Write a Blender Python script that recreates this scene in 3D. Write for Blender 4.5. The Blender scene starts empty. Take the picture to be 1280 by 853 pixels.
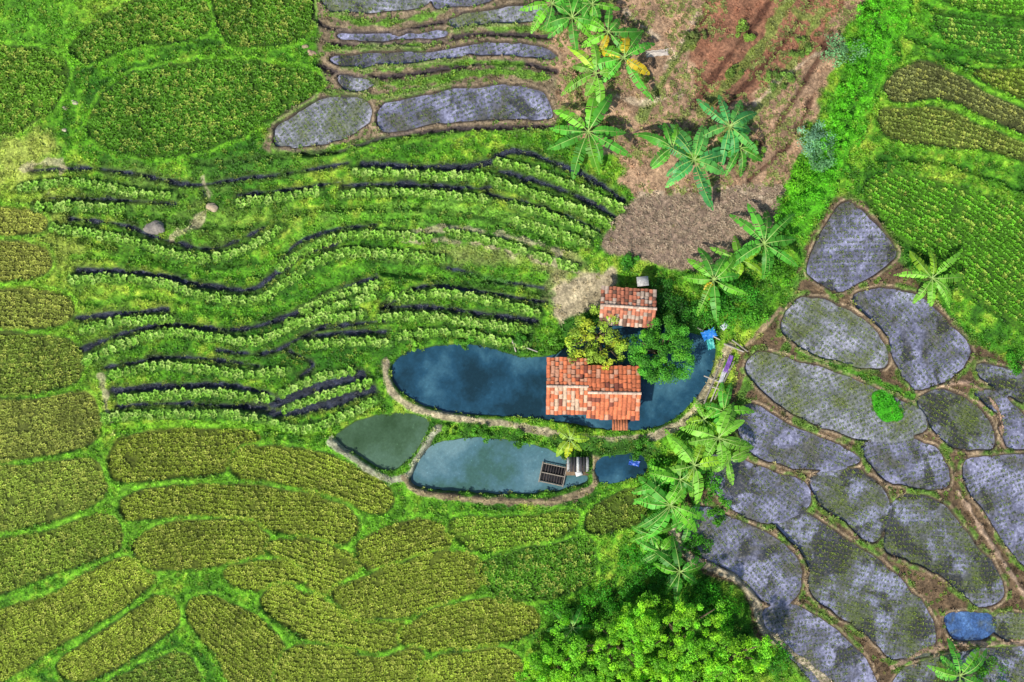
import bpy, math, numpy as np
from mathutils import Vector, Matrix
rng=np.random.default_rng(7)
S=0.06; CX,CY=640.0,426.5; CH=90.0
K=1.22
def lin(c):
    c=np.array(c,float)/255.
    return np.where(c<=0.04045,c/12.92,((c+0.055)/1.055)**2.4)
def A(r,g,b): return lin((r,g,b))/K
scene=bpy.context.scene
def new_mesh_obj(name,V,F,mat,cols=None,smooth=False,parent=None,extra=None):
    V=np.asarray(V,np.float32); F=np.asarray(F,np.int32)
    me=bpy.data.meshes.new(name)
    me.vertices.add(len(V)); me.vertices.foreach_set("co",V.ravel())
    m,k=F.shape
    me.loops.add(m*k); me.loops.foreach_set("vertex_index",F.ravel())
    me.polygons.add(m); me.polygons.foreach_set("loop_start",np.arange(0,m*k,k,dtype=np.int32))
    me.update(calc_edges=True)
    if cols is not None:
        a=me.color_attributes.new("Col",'FLOAT_COLOR','POINT')
        c4=np.ones((len(V),4),np.float32); c4[:,:3]=cols
        a.data.foreach_set("color",c4.ravel())
    if extra is not None:
        for nm,arr in extra.items():
            a=me.attributes.new(nm,'FLOAT','POINT'); a.data.foreach_set("value",np.asarray(arr,np.float32).ravel())
    if smooth: me.polygons.foreach_set("use_smooth",np.ones(m,bool))
    me.materials.append(mat)
    ob=bpy.data.objects.new(name,me); scene.collection.objects.link(ob)
    if parent: ob.parent=parent
    return ob
def empty(name):
    e=bpy.data.objects.new(name,None); scene.collection.objects.link(e); return e
# ---------- noise
_g={}
def vnoise(x,y,scale,seed):
    if seed not in _g: _g[seed]=np.random.default_rng(seed).random((256,256))
    g=_g[seed]; u=np.asarray(x)/scale+777.3; v=np.asarray(y)/scale+555.7
    iu=np.floor(u).astype(int); iv=np.floor(v).astype(int); fu=u-iu; fv=v-iv
    fu=fu*fu*(3-2*fu); fv=fv*fv*(3-2*fv)
    a=g[iu%256,iv%256]; b=g[(iu+1)%256,iv%256]; c=g[iu%256,(iv+1)%256]; d=g[(iu+1)%256,(iv+1)%256]
    return (a*(1-fu)+b*fu)*(1-fv)+(c*(1-fu)+d*fu)*fv
def fbm(x,y,scale,seed,o=4):
    t=0;amp=.5;s=0
    for i in range(o):
        t=t+amp*vnoise(x,y,scale/2**i,seed+i*13); s+=amp; amp*=.55
    return t/s
def ss(a,b,x):
    t=np.clip((x-a)/(b-a),0,1); return t*t*(3-2*t)
# ---------- splines
def crom(P,closed,n=6):
    P=np.array(P,float); N=len(P); out=[]
    rngi=range(N) if closed else range(N-1)
    for i in rngi:
        if closed: p0,p1,p2,p3=P[(i-1)%N],P[i],P[(i+1)%N],P[(i+2)%N]
        else: p0,p1,p2,p3=P[max(i-1,0)],P[i],P[i+1],P[min(i+2,N-1)]
        for t in np.arange(n)/n:
            out.append(.5*((2*p1)+(-p0+p2)*t+(2*p0-5*p1+4*p2-p3)*t*t+(-p0+3*p1-3*p2+p3)*t**3))
    if not closed: out.append(P[-1])
    return np.array(out)
def segdist(X,Y,P,closed):
    d2=np.full(X.shape,1e12); N=len(P)
    for i in range(N if closed else N-1):
        a=P[i]; b=P[(i+1)%N]; e=b-a; L=(e@e)+1e-9
        t=np.clip(((X-a[0])*e[0]+(Y-a[1])*e[1])/L,0,1)
        d=(X-a[0]-t*e[0])**2+(Y-a[1]-t*e[1])**2
        d2=np.minimum(d2,d)
    return np.sqrt(d2)
def inside(X,Y,P):
    r=np.zeros(X.shape,bool); N=len(P)
    for i in range(N):
        x1,y1=P[i]; x2,y2=P[(i+1)%N]
        if y1==y2: continue
        c=((y1>Y)!=(y2>Y))&(X<(x2-x1)*(Y-y1)/(y2-y1)+x1)
        r^=c
    return r
# ---------- grid
ST=1.75
gx=np.arange(-170,1451,ST); gy=np.arange(-170,1025,ST)
GX,GY=np.meshgrid(gx,gy)
def win(P,m):
    x0,y0=P.min(0)-m; x1,y1=P.max(0)+m
    i0=max(0,int((x0+170)/ST)); i1=min(len(gx),int((x1+170)/ST)+2)
    j0=max(0,int((y0+170)/ST)); j1=min(len(gy),int((y1+170)/ST)+2)
    return (slice(j0,j1),slice(i0,i1))
def sdf(P,m):
    w=win(P,m); X=GX[w];Y=GY[w]
    d=segdist(X,Y,P,True); d=np.where(inside(X,Y,P),-d,d)
    return w,d
def E0(x,y): return 0.0026*(430-np.asarray(y,float))
NW=(fbm(GX,GY,14,5,2)-.5)
Z=E0(GX,GY)+ (fbm(GX,GY,60,11,4)-.5)*0.3
n1=fbm(GX,GY,70,21,4); n2=fbm(GX,GY,18,31,3); n3=fbm(GX,GY,7,41,2)
c_dark=A(56,112,22); c_mid=A(106,172,34); c_yel=A(174,200,66)
t=ss(.34,.62,n1*.35+n2*.4+n3*.25)[...,None]; C=c_dark*(1-t)+c_mid*t
t=ss(.51,.73,n1*.4+n3*.3+n2*.3)[...,None]; C=C*(1-t)+c_yel*t
G=np.ones_like(GX); Wt=np.zeros_like(GX)
def paint(w,t,col,g=None,wet=None):
    col=np.asarray(col); t3=t[...,None]
    C[w]=C[w]*(1-t3)+col*t3
    if g is not None: G[w]=G[w]*(1-t)+g*t
    if wet is not None: Wt[w]=Wt[w]*(1-t)+wet*t
def spot(cx,cy,rx,ry,col,k,g=None):
    P=np.array([[cx-rx*2,cy-ry*2],[cx+rx*2,cy+ry*2]]); w=win(P,0)
    r=np.sqrt(((GX[w]-cx)/rx)**2+((GY[w]-cy)/ry)**2)+(n2[w]-.5)*1.2
    paint(w,ss(1.2,.4,r)*k,col*(1+(n3[w][...,None]-.5)*.8),g)
def area(P,col,edge=6,k=1,g=None,wet=None,wig=10,var=.35,sc=20,seed=90):
    P=crom(P,True,4); w,d=sdf(P,20); d=d+NW[w]*wig
    t=ss(edge/2,-edge/2,d)*k
    v=1+(fbm(GX[w],GY[w],sc,seed,3)[...,None]-.5)*2*var
    paint(w,t,np.asarray(col)*v,g,wet)
def stroke(P,wd,col,k=1,g=None,wet=None,dz=0,edge=2.5,wig=4,var=.25):
    P=crom(P,False,5); w=win(P,wd+12); X=GX[w];Y=GY[w]
    d=segdist(X,Y,P,False)+NW[w]*wig
    t=ss(wd/2+edge/2,wd/2-edge/2,d)
    v=1+(n3[w][...,None]-.5)*2*var
    paint(w,t*k,np.asarray(col)*v,g,wet)
    if dz: Z[w]+=dz*ss(wd/2+3,wd/2-2,d)
for s in [(40,230,60,60,A(168,190,72),.7),(60,310,60,50,A(160,172,76),.7),(190,235,80,30,A(140,172,74),.5),(60,40,70,50,A(112,180,44),.6),
          (30,200,50,50,A(195,203,100),.6),(190,20,60,40,A(122,180,54),.5),(720,365,50,30,A(190,175,130),.9),(700,330,40,20,A(170,166,108),.7),
          (1200,30,80,60,A(92,176,30),.5),(700,700,80,50,A(66,140,22),.5),(860,720,80,70,A(56,132,20),.7),(1000,250,30,60,A(94,182,28),.6),
          (330,215,80,20,A(84,138,42),.6),(560,270,160,18,A(112,164,60),.6),(600,320,100,14,A(158,170,92),.7),(150,20,60,30,A(170,192,68),.5),
          (150,640,160,100,A(138,190,52),.35),(450,700,200,120,A(118,182,38),.35),(100,390,60,120,A(150,170,64),.35),(300,280,120,30,A(130,150,66),.4),(480,80,60,50,A(110,130,70),.3)]:
    spot(*s)
area([(385,-20),(720,-30),(712,60),(695,110),(692,162),(600,166),(480,174),(350,194),(338,172),(368,135),(408,110),(402,80),(398,40)],A(136,120,94),g=.25)
area([(690,-30),(1062,-30),(1045,60),(1025,120),(1000,180),(975,240),(900,246),(790,244),(770,200),(725,180),(695,110)],A(174,142,112),g=.14,wig=20,var=.7,sc=14)
area([(900,-20),(1040,-20),(1020,60),(960,110),(900,140),(860,100)],A(150,98,72),g=.1,wig=24,k=.8,var=.6)
MR=[(1050,246),(1095,270),(1130,330),(1165,370),(1222,430),(1285,450),(1460,450),(1460,1040),(1040,1040),(1040,860),(950,800),(935,745),(855,705),(842,660),(872,590),(905,560),(915,500),(922,450),(970,400),(995,350),(1015,290)]
area(MR,A(112,92,68),g=.22,wig=12,var=.55,sc=12)
area([(752,308),(790,252),(860,243),(962,230),(978,245),(957,292),(930,320),(870,338),(800,326)],A(154,132,112),g=.03,wig=6,var=.35,sc=8)
area([(690,365),(730,345),(765,335),(765,360),(740,400),(700,410)],A(185,170,136),g=.15,wig=14,var=.5,sc=10)
for P in [[(865,135),(905,80),(950,20),(970,-10)],[(888,150),(930,110),(975,60),(1010,5)],[(905,215),(960,170),(1000,110),(1040,40)],[(820,120),(850,70),(880,20)],[(935,225),(985,180),(1015,120)],[(720,90),(730,130),(760,160)]]:
    stroke(P,5,A(84,54,42),dz=-.3,k=.8,wig=7)
for P in [[(875,140),(917,95),(962,40),(985,0)],[(900,180),(945,140),(985,85),(1022,20)],[(990,20),(1010,30)],[(800,150),(830,100),(862,50)]]:
    stroke(P,11,A(112,152,56),k=.65,g=.6,wig=14)
for P in [[(760,120),(800,130),(850,120)],[(780,20),(830,60),(860,90)],[(960,250),(900,236),(800,244)],[(830,90),(870,20)],[(925,150),(975,100),(1020,70)]]:
    stroke(P,5,A(215,195,165),k=.6,wig=12)
for P in [[(392,-10),(398,28),(430,42),(500,44),(560,30),(640,20),(700,22)],[(402,84),(440,99),(500,97),(570,86),(640,80),(695,92)],[(352,190),(420,192),(480,174),(560,164),(650,160),(692,160)],[(560,-5),(575,20),(620,28)],[(420,58),(470,58),(540,56),(600,46),(690,50)]]:
    stroke(P,6,A(60,52,60),dz=-.35,k=.9,g=0,wet=.8)
for P in [[(445,108),(520,106),(600,94),(685,100)],[(415,22),(470,35),(540,24),(560,16)],[(560,42),(600,38),(690,40)],[(410,66),(470,64),(540,62)],[(345,190),(400,200),(470,184),(560,172),(690,168)],[(400,118),(450,120),(475,125),(560,110)],[(430,88),(500,88),(570,80),(650,84)]]:
    stroke(P,7,A(105,160,40),k=.85,g=.9,wig=9,dz=.1)
stroke([(1005,250),(1040,190),(1072,110),(1100,40),(1115,-20)],46,A(92,182,28),k=.9,g=1,wig=20,dz=.35,edge=12,var=.5)
stroke([(1090,-10),(1085,60),(1060,140),(1040,200)],6,A(34,90,14),k=.7,g=1,wig=9)
stroke([(1000,436),(1060,462),(1120,488),(1148,500)],12,A(80,148,30),k=.9,g=1,wig=8)
stroke([(1118,320),(1160,350),(1190,395),(1225,425),(1280,445)],10,A(70,140,30),k=.7,g=1,wig=10)
stroke([(925,520),(940,470),(985,430),(985,370),(1010,340)],12,A(90,152,40),k=.7,g=.8,wig=12)
# ---- plots
RICE=A(146,166,54); RY=A(166,176,76); DK=A(86,138,32); VI=A(106,174,38)
plots=[
([(115,165),(130,130),(165,100),(215,88),(280,80),(340,85),(390,95),(402,110),(380,130),(340,150),(300,170),(250,188),(190,195),(140,185)],DK,'d'),
([(-40,70),(40,65),(80,75),(88,95),(75,130),(45,155),(20,165),(-40,168)],A(98,146,36),'d'),
([(95,65),(130,30),(190,5),(260,8),(265,40),(220,55),(170,60),(120,80)],A(96,150,36),'d'),
([(275,-30),(375,-30),(392,25),(380,50),(330,60),(285,50)],A(96,148,36),'d'),
([(-40,265),(30,263),(58,275),(45,290),(-40,292)],RY,'r'),([(-40,308),(30,305),(62,318),(60,340),(30,348),(-40,350)],RY,'r'),
([(-40,368),(40,362),(85,375),(88,398),(50,410),(-40,412)],A(154,168,70),'r'),
([(-40,425),(50,420),(95,432),(102,462),(70,485),(-40,495)],A(130,154,56),'r'),
([(-40,510),(50,500),(105,492),(120,515),(118,548),(60,568),(-40,575)],A(148,162,68),'r'),
([(-40,595),(40,582),(110,575),(128,595),(122,625),(60,650),(-40,668)],A(140,162,60),'r'),
([(-40,685),(50,668),(120,645),(145,658),(140,690),(70,715),(-40,750)],A(136,162,54),'r'),
([(-40,785),(60,745),(140,702),(178,706),(190,725),(150,762),(80,802),(-40,870)],RICE,'r'),
([(70,830),(130,790),(190,750),(215,757),(215,785),(170,820),(110,853),(75,850)],RICE,'r'),
([(140,562),(160,545),(230,538),(300,538),(322,548),(300,575),(270,592),(200,598),(145,602),(135,585)],RICE,'r'),
([(290,580),(310,562),(360,560),(420,575),(470,600),(492,625),(470,642),(420,625),(360,607),(300,598)],RICE,'r'),
([(150,630),(180,615),(250,608),(340,612),(420,630),(445,655),(425,682),(370,672),(300,652),(230,646),(160,650)],RICE,'r'),
([(163,682),(200,658),(250,652),(310,658),(340,682),(310,700),(240,712),(185,710)],RICE,'r'),
([(335,690),(350,677),(400,682),(453,702),(430,725),(400,750),(370,722)],RICE,'r'),
([(278,720),(300,707),(350,706),(374,724),(350,740),(300,737)],RICE,'r'),
([(445,685),(480,662),(530,652),(562,666),(555,690),(510,702),(465,716)],RICE,'r'),
([(325,752),(355,738),(400,752),(460,776),(507,785),(490,812),(440,820),(380,800),(340,777)],RICE,'r'),
([(415,748),(450,727),(520,702),(580,692),(606,710),(605,730),(560,755),(500,774),(445,772)],RICE,'r'),
([(232,760),(255,748),(300,765),(340,795),(360,860),(290,860),(265,820),(238,788)],RICE,'r'),
([(505,795),(540,767),(610,752),(660,760),(673,783),(640,804),(570,815),(515,815)],RICE,'r'),
([(562,657),(590,648),(660,648),(715,641),(722,655),(690,675),(640,687),(590,687)],A(128,166,46),'r'),
([(605,708),(640,694),(700,682),(738,676),(740,725),(700,745),(640,752),(612,737)],A(90,146,32),'d'),
([(360,818),(410,815),(470,828),(525,818),(532,880),(358,880)],RICE,'r'),
([(535,832),(580,822),(640,818),(650,880),(535,880)],RICE,'r'),
([(125,870),(170,838),(225,822),(240,870)],A(120,152,48),'r'),
([(735,645),(770,620),(805,615),(805,650),(760,665),(738,665)],A(110,138,42),'r'),
([(1100,112),(1138,82),(1180,92),(1240,126),(1330,166),(1330,190),(1240,153),(1170,124),(1122,130)],A(120,128,68),'r'),
([(1096,142),(1130,140),(1172,138),(1235,167),(1330,204),(1330,222),(1240,190),(1150,182),(1105,170)],A(128,148,60),'r'),
([(1078,240),(1100,220),(1160,228),(1240,250),(1320,290),(1320,420),(1235,385),(1165,325),(1110,285)],VI,'v'),
([(1150,-30),(1330,-30),(1330,30),(1250,22),(1180,8)],VI,'v'),([(1165,22),(1240,38),(1330,48),(1330,78),(1240,72),(1180,52)],A(98,168,44),'v'),
([(1215,92),(1320,98),(1320,140),(1255,118)],A(130,156,50),'r'),
]
for P in [[(1095,200),(1180,205),(1280,240),(1330,260)],[(1150,75),(1210,85),(1290,120)],[(1100,215),(1080,235),(1110,290),(1165,330)],[(1130,-10),(1160,15),(1240,30),(1330,40)],[(1130,50),(1180,65),(1250,82),(1330,90)]]: stroke(P,6,A(42,102,16),k=.7,g=1,wig=8,dz=-.3)
rice_pts=[]
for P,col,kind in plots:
    P=crom(P,True,5); 
    T=np.roll(P,-1,0)-np.roll(P,1,0); nr=np.c_[T[:,1],-T[:,0]]; nr/=np.linalg.norm(nr,axis=1)[:,None]
    if np.sum(P[:,0]*np.roll(P[:,1],-1)-P[:,1]*np.roll(P[:,0],-1))<0: nr=-nr
    P=P+nr*1.2+nr*((fbm(P[:,0],P[:,1],16,711,2)-.5)*5)[:,None]
    w,d=sdf(P,22); d=d+NW[w]*2
    cen=P.mean(0); z0=float(E0(*cen))+rng.uniform(-.12,.08)
    Z[w]+=0.12*np.exp(-((d-6)/3.5)**2)
    if kind!='v': paint(w,ss(1.1,.2,np.abs(d-5)/3.4)*.6,A(124,190,42)*(1+(n3[w][...,None]-.5)*1.0))
    t=ss(1.2,-1.8,d); Z[w]=Z[w]*(1-t)+(z0-.08+ (GY[w]-cen[1])*-0.0012)*t
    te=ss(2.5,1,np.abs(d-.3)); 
    paint(w,te*.6,A(42,72,18))  # terrace-step shade painted as a dark line along the plot bank
    col=np.asarray(col)*rng.uniform(.84,1.12)
    paint(w,ss(2,-1,d),col*.42*(1+(n2[w][...,None]-.5)*.6),0)
    PP=P-cen; u,s,vt=np.linalg.svd(PP,full_matrices=False); ax=vt[0]; 
    sp=6.0 if kind=='r' else (4.8 if kind=='d' else 6.6)
    R=np.abs(PP).max()*1.5
    ii=np.arange(-R,R,sp*.62); jj=np.arange(-R,R,sp)
    I,J=np.meshgrid(ii,jj); I=I.ravel();J=J.ravel()
    jit=1.5 if kind=='d' else .9
    J=J+np.sin(I/45+cen[0])*5+rng.normal(0,jit*.7,J.shape); I=I+rng.normal(0,jit,I.shape)
    X=cen[0]+I*ax[0]-J*ax[1]; Y=cen[1]+I*ax[1]+J*ax[0]
    m=(X>P[:,0].min())&(X<P[:,0].max())&(Y>P[:,1].min())&(Y<P[:,1].max()); X=X[m];Y=Y[m]
    m=inside(X,Y,P)&(segdist(X,Y,P,True)>1.); X=X[m];Y=Y[m]
    m=(fbm(X,Y,25,77,3)+rng.random(X.shape)*.25)>.36; X=X[m];Y=Y[m]
    cc=col[None]*(0.6+.8*fbm(X,Y,30,61,3)[:,None]+rng.normal(0,.18,(len(X),1)))
    yy=(rng.random(len(X))<(.2))[:,None]; cc=np.where(yy,cc*.6+A(205,210,100)*.42,cc)
    rice_pts.append((X,Y,np.clip(cc*1.55,0.003,1),np.full(len(X),{'r':1.,'d':1.1,'v':1.}[kind])))
# ---- vegetable rows
rows=[
[(30,237),(80,229),(130,233),(170,241),(220,246)],[(70,286),(110,291),(170,302),(230,320),(280,321),(325,302),(352,285)],
[(445,216),(500,218),(560,222),(612,223)],[(430,244),(500,241),(560,246),(610,250)],[(620,203),(670,216),(720,236),(778,262)],
[(618,228),(680,247),(740,270),(762,283)],[(640,255),(690,270),(745,292)],
[(350,335),(385,312),(425,297),(470,293),(540,298)],[(560,290),(620,303),(680,322),(720,336)],
[(92,350),(140,347),(200,353),(260,370),(320,375),(360,352),(395,328),(440,315),(500,318),(560,326)],
[(105,412),(150,402),(218,398)],[(108,450),(160,428),(215,415),(265,421),(320,426),(365,408),(415,385),(470,368)],
[(378,388),(420,368),(475,355)],[(140,468),(200,456),(260,462),(315,467),(362,463)],[(383,431),(430,427),(487,429)],
[(150,498),(210,493),(275,491),(338,499)],[(130,522),(200,517),(280,517),(330,524),(375,537),(425,522),(468,500)],
[(352,492),(395,473),(440,464)],[(354,512),(405,494),(462,478)],[(360,402),(400,400),(455,392)],
[(490,372),(560,367),(620,378),(672,392)],[(475,396),(540,396),(600,404),(662,412)],[(500,420),(560,415),(620,425),(660,432)],
[(50,260),(100,258),(160,262)],[(300,255),(350,248),(400,240)],[(640,275),(690,290),(735,306)]]
chans=[([(45,214),(120,212),(190,222),(240,232),(300,225),(360,218),(435,205)],4),([(455,206),(520,209),(600,208),(640,190),(690,203),(740,226),(778,250)],7),
([(625,215),(680,230),(735,252),(768,272)],6),([(90,274),(150,281),(210,301),(270,311),(330,285)],4),([(98,338),(180,342),(250,356),(310,362),(345,342),(378,318),(420,304)],6),
([(350,322),(380,300),(420,287),(470,282)],4),([(95,398),(130,394),(210,387)],6),([(205,405),(290,412),(350,400),(400,376),(470,347)],6),([(100,438),(150,418),(210,403)],5),
([(185,446),(260,449),(322,457)],5),([(378,421),(430,416),(482,415)],6),([(140,488),(230,483),(300,484),(345,500)],7),([(310,512),(350,503),(400,484),(450,470)],14),([(330,520),(400,508),(465,487)],11),
([(375,470),(390,455),(362,440)],5),([(478,386),(530,358),(600,365),(682,378)],6),([(480,384),(540,384),(600,392),(670,402)],5),([(255,240),(262,255)],4),([(300,245),(360,238),(430,228)],4),([(560,335),(620,350),(680,360)],4),
([(430,233),(500,231),(560,235),(612,237)],5),([(145,508),(230,505),(330,511)],4),([(130,460),(200,447)],4),([(400,412),(450,404),(480,402)],4),([(610,243),(680,262),(750,290)],4),([(270,438),(330,442),(370,425),(420,400)],4),([(60,248),(140,250),(220,256)],3)]
for P in rows: stroke(P,17,A(52,94,22),k=.8,wig=6,g=.5)
for P,wd in chans:
    stroke(P,wd+8,A(72,92,38),k=.6,wig=8)
    stroke(P,wd,A(44,46,70),k=.95,g=0,wet=1,dz=-.3,wig=6,var=.8)
vegX=[]
for P in rows:
    stroke(P,9,A(100,150,48),k=.8,g=.1,dz=.14)
    Q=crom(P,False,8); L=np.r_[0,np.cumsum(np.hypot(*np.diff(Q,axis=0).T))]
    s=np.arange(0,L[-1],6.6); s=s+rng.normal(0,.9,len(s)); s=s[rng.random(len(s))<.95]
    for off in (-2,0,2,3.4):
        x=np.interp(s,L,Q[:,0])+rng.normal(0,1.3,len(s)); y=np.interp(s,L,Q[:,1])+off*1.2+rng.normal(0,.9,len(s))
        vegX.append(np.c_[x,y])
vegX=np.concatenate(vegX)
for P,c in [([(90,320),(180,325),(260,342),(330,340),(380,290),(500,272),(620,285),(720,312)],A(105,172,42)),([(110,380),(200,372),(300,395),(370,375),(450,340),(560,345),(680,350)],A(90,156,36)),
            ([(100,300),(180,320),(260,335),(320,325)],A(60,104,26)),([(60,262),(180,270),(300,285),(400,262),(560,265),(700,300)],A(62,110,28)),([(240,205),(330,198),(420,190)],A(72,108,38)),
            ([(120,540),(220,530),(320,535),(420,545)],A(130,190,44)),([(480,340),(560,352),(640,362),(690,368)],A(60,108,28)),([(430,262),(520,256),(600,266),(700,290)],A(122,176,60))]:
    stroke(P,8,c,k=.65,wig=8,dz=-.25)
for P in [[(505,300),(600,306),(680,328),(735,345)],[(520,290),(580,286),(650,300),(700,316)],[(255,225),(262,262),(215,300)],[(125,470),(130,500),(140,540)],[(15,215),(80,205),(60,250)]]:
    stroke(P,6,A(195,182,145),k=.7,g=.2,wig=14)
# ---- flooded paddies
pads=[
([(1010,330),(1040,270),(1060,256),(1085,275),(1118,315),(1100,335),(1050,362),(1020,350)],'p'),
([(980,395),(1000,373),(1040,378),(1080,400),(1105,430),(1105,458),(1050,452),(1000,432),(980,415)],'g'),
([(1068,375),(1100,362),(1150,370),(1190,408),(1213,440),(1192,470),(1150,486),(1122,455),(1108,415)],'p'),
([(935,460),(955,442),(1010,455),(1080,480),(1130,502),(1160,525),(1140,545),(1090,552),(1030,532),(970,502)],'g'),
([(928,520),(945,508),(1000,538),(1060,562),(1075,578),(1030,588),(970,578),(932,555)],'p'),
([(885,580),(910,570),(970,592),(1008,606),(1013,630),(990,645),(955,655),(905,625)],'p'),
([(1017,600),(1040,587),(1080,591),(1110,620),(1112,655),(1093,678),(1060,653),(1025,625)],'o'),
([(1080,560),(1110,547),(1150,552),(1180,570),(1188,606),(1160,611),(1110,600)],'p'),
([(858,665),(872,635),(920,650),(980,682),(1005,710),(998,748),(965,758),(920,720),(868,690)],'p'),
([(967,650),(1000,638),(1060,676),(1105,706),(1154,754),(1174,790),(1165,822),(1120,826),(1080,790),(1022,748),(1010,700)],'o'),
([(1110,686),(1128,624),(1180,630),(1216,672),(1255,724),(1258,752),(1230,760),(1190,727),(1144,702)],'o'),
([(955,777),(985,759),(1030,779),(1082,824),(1102,880),(1050,880),(990,822)],'p'),
([(1150,502),(1175,489),(1204,497),(1232,520),(1246,556),(1220,564),(1190,556),(1165,530)],'o'),
([(1209,582),(1245,572),(1330,580),(1330,720),(1278,700),(1243,652),(1217,615)],'p'),
([(1185,778),(1210,769),(1246,773),(1246,799),(1206,806)],'b'),
([(1222,492),(1255,494),(1290,527),(1330,557),(1262,558),(1250,518)],'p'),
([(1224,458),(1262,462),(1330,480),(1330,525),(1282,504),(1240,482)],'o'),
([(1256,774),(1330,782),(1330,812),(1258,801)],'g'),
([(1130,848),(1200,822),(1280,815),(1330,823),(1330,900),(1140,900)],'o'),
([(345,165),(375,142),(420,122),(462,130),(464,155),(430,175),(380,186),(348,184)],'g'),
([(477,134),(520,124),(580,112),(640,108),(680,118),(690,150),(640,152),(560,155),(492,166),(474,160)],'p'),
([(415,76),(470,69),(540,67),(600,58),(650,58),(690,67),(688,77),(600,71),(540,79),(440,86)],'p'),
([(405,-20),(530,-20),(530,14),(450,20),(410,14)],'g'),([(540,-20),(620,-20),(612,8),(560,14),(544,12)],'p'),
([(425,102),(440,98),(470,108),(440,116)],'g'),([(565,28),(620,14),(690,14),(690,28),(620,34),(575,38)],'g'),([(430,46),(500,48),(555,42),(550,50),(480,54),(432,53)],'p'),
]
padmeta=[];tmp=[]
for P,kind in pads:
    P=crom(P,True,5); cen=P.mean(0)
    T=np.roll(P,-1,0)-np.roll(P,1,0); nr=np.c_[T[:,1],-T[:,0]]; nr/=np.linalg.norm(nr,axis=1)[:,None]
    if np.sum(P[:,0]*np.roll(P[:,1],-1)-P[:,1]*np.roll(P[:,0],-1))<0: nr=-nr
    P=P+nr*((fbm(P[:,0],P[:,1],14,733,2)-.5)*7)[:,None]
    if kind!='b' and cen[0]>900: P=P+nr*1.5
    w,d=sdf(P,20); dd=d+NW[w]*1.5
    zw=float(E0(*cen))-.14+rng.uniform(-.08,.06)
    tmp.append((w,dd,zw,P,kind))
for w,dd,zw,P,kind in tmp:
    cx0=P[:,0].mean()
    Z[w]+=0.08*np.exp(-((dd-3.4)/2.2)**2)
    Z[w]=np.where((dd>0)&(dd<7),np.maximum(Z[w],zw+.08),Z[w])
    if cx0>900 :
        paint(w,ss(1.3,.4,np.abs(dd-3.4)/1.5)*.75,A(178,156,124)*(1+(n3[w][...,None]-.5)*1.0))
        paint(w,ss(1.5,.4,np.abs(dd-4.5)/3)*ss(.48,.6,n2[w])*.8,A(92,140,38)*(1+(n3[w][...,None]-.5)*1.0),.9)
    else: paint(w,ss(1.3,.3,np.abs(dd-4.2)/2.0)*.45,A(172,150,122))
for w,dd,zw,P,kind in tmp:
    t=ss(1.2,-1.5,dd); Z[w]=Z[w]*(1-t)+(zw-.12)*t
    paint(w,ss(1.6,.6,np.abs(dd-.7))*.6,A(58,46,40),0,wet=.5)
    paint(w,ss(.8,-1,dd),A(60,55,50),0)
    padmeta.append((P,kind,zw))
ponds=[([(489,462),(505,443),(545,433),(600,433),(650,446),(700,440),(760,400),(800,400),(870,418),(893,430),(888,470),(855,512),(820,532),(770,537),(680,524),(600,519),(560,515),(520,502),(495,482)],'blue'),
([(420,548),(450,527),(490,518),(520,520),(536,530),(522,560),(497,585),(480,588),(450,572)],'green'),
([(512,602),(525,575),(545,555),(600,549),(650,554),(690,566),(722,586),(735,603),(700,613),(640,618),(570,615),(530,612)],'grey'),
([(748,578),(775,570),(803,572),(806,590),(780,600),(750,602)],'blue')]
pm=[]
for P,kind in ponds:
    P=crom(P,True,6); w,d=sdf(P,26); dd=d+NW[w]*4
    zw=-.55 if kind!='blue' else -.35
    if kind=='grey': zw=-.75
    Z[w]+=.1*np.exp(-((dd-5)/4)**2)
    t=ss(2.5,-2.5,dd); Z[w]=Z[w]*(1-t)+(zw-.5)*t
    paint(w,ss(3,-1,dd),A(55,65,40),0,wet=.7)
    pm.append((P,kind,zw))
area([(700,405),(740,385),(800,372),(850,380),(905,405),(890,425),(840,425),(780,425),(720,430)],A(60,115,28),g=1)
WALL=A(188,172,140)
for P,wd,c in [([(482,452),(484,478),(500,500),(530,515),(580,524),(640,531),(700,544),(760,551),(815,546),(855,528),(878,498),(897,462),(912,432)],10,WALL),
             ([(412,552),(440,572),(468,592),(492,600),(512,594),(524,572),(540,545),(548,535)],9,A(180,178,150)),
             ([(506,598),(520,614),(560,622),(620,627),(690,628),(722,618),(745,604),(745,575),(740,560)],9,A(160,140,110)),
             ([(845,665),(862,698),(900,715),(932,733),(948,758),(958,790),(1000,825),(1040,858)],9,A(195,180,150)),
             ([(530,615),(620,625),(700,625)],3,A(105,90,70)),
             ([(1180,483),(1215,480),(1250,512),(1256,560)],4,A(180,150,125)),([(1122,838),(1180,812),(1250,808),(1300,806)],6,A(170,145,120)),([(1200,615),(1232,665),(1272,725),(1300,765)],6,A(175,150,125)),
             ([(1180,764),(1180,800),(1188,815)],5,A(140,115,90)),([(925,440),(945,420),(975,385)],4,A(165,140,110))]:
    stroke(P,wd,c,k=.92,g=.08,wet=0,dz=.16,wig=6,edge=2,var=.55)
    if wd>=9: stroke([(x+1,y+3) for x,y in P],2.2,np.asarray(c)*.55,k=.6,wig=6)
area([(690,545),(740,545),(760,552),(812,552),(820,570),(760,570),(700,560)],A(68,118,32),g=1)
P=[(1093,492),(1108,488),(1128,510),(1128,524),(1108,528),(1094,515)]
PS=crom(P,True,4); w,d=sdf(PS,8); t=ss(1,-1,d+NW[w]*4); Z[w]=Z[w]*(1-t)+t*(float(E0(0,508))+.02); paint(w,t,A(70,172,24),1)
ed=np.minimum(np.minimum(GX+170,1450-GX),np.minimum(GY+170,1024-GY)); tb=ss(60,5,ed); Z=Z*(1-tb)-3.1*tb
Z+= (n3-.5)*.09*(G>.05)

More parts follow.
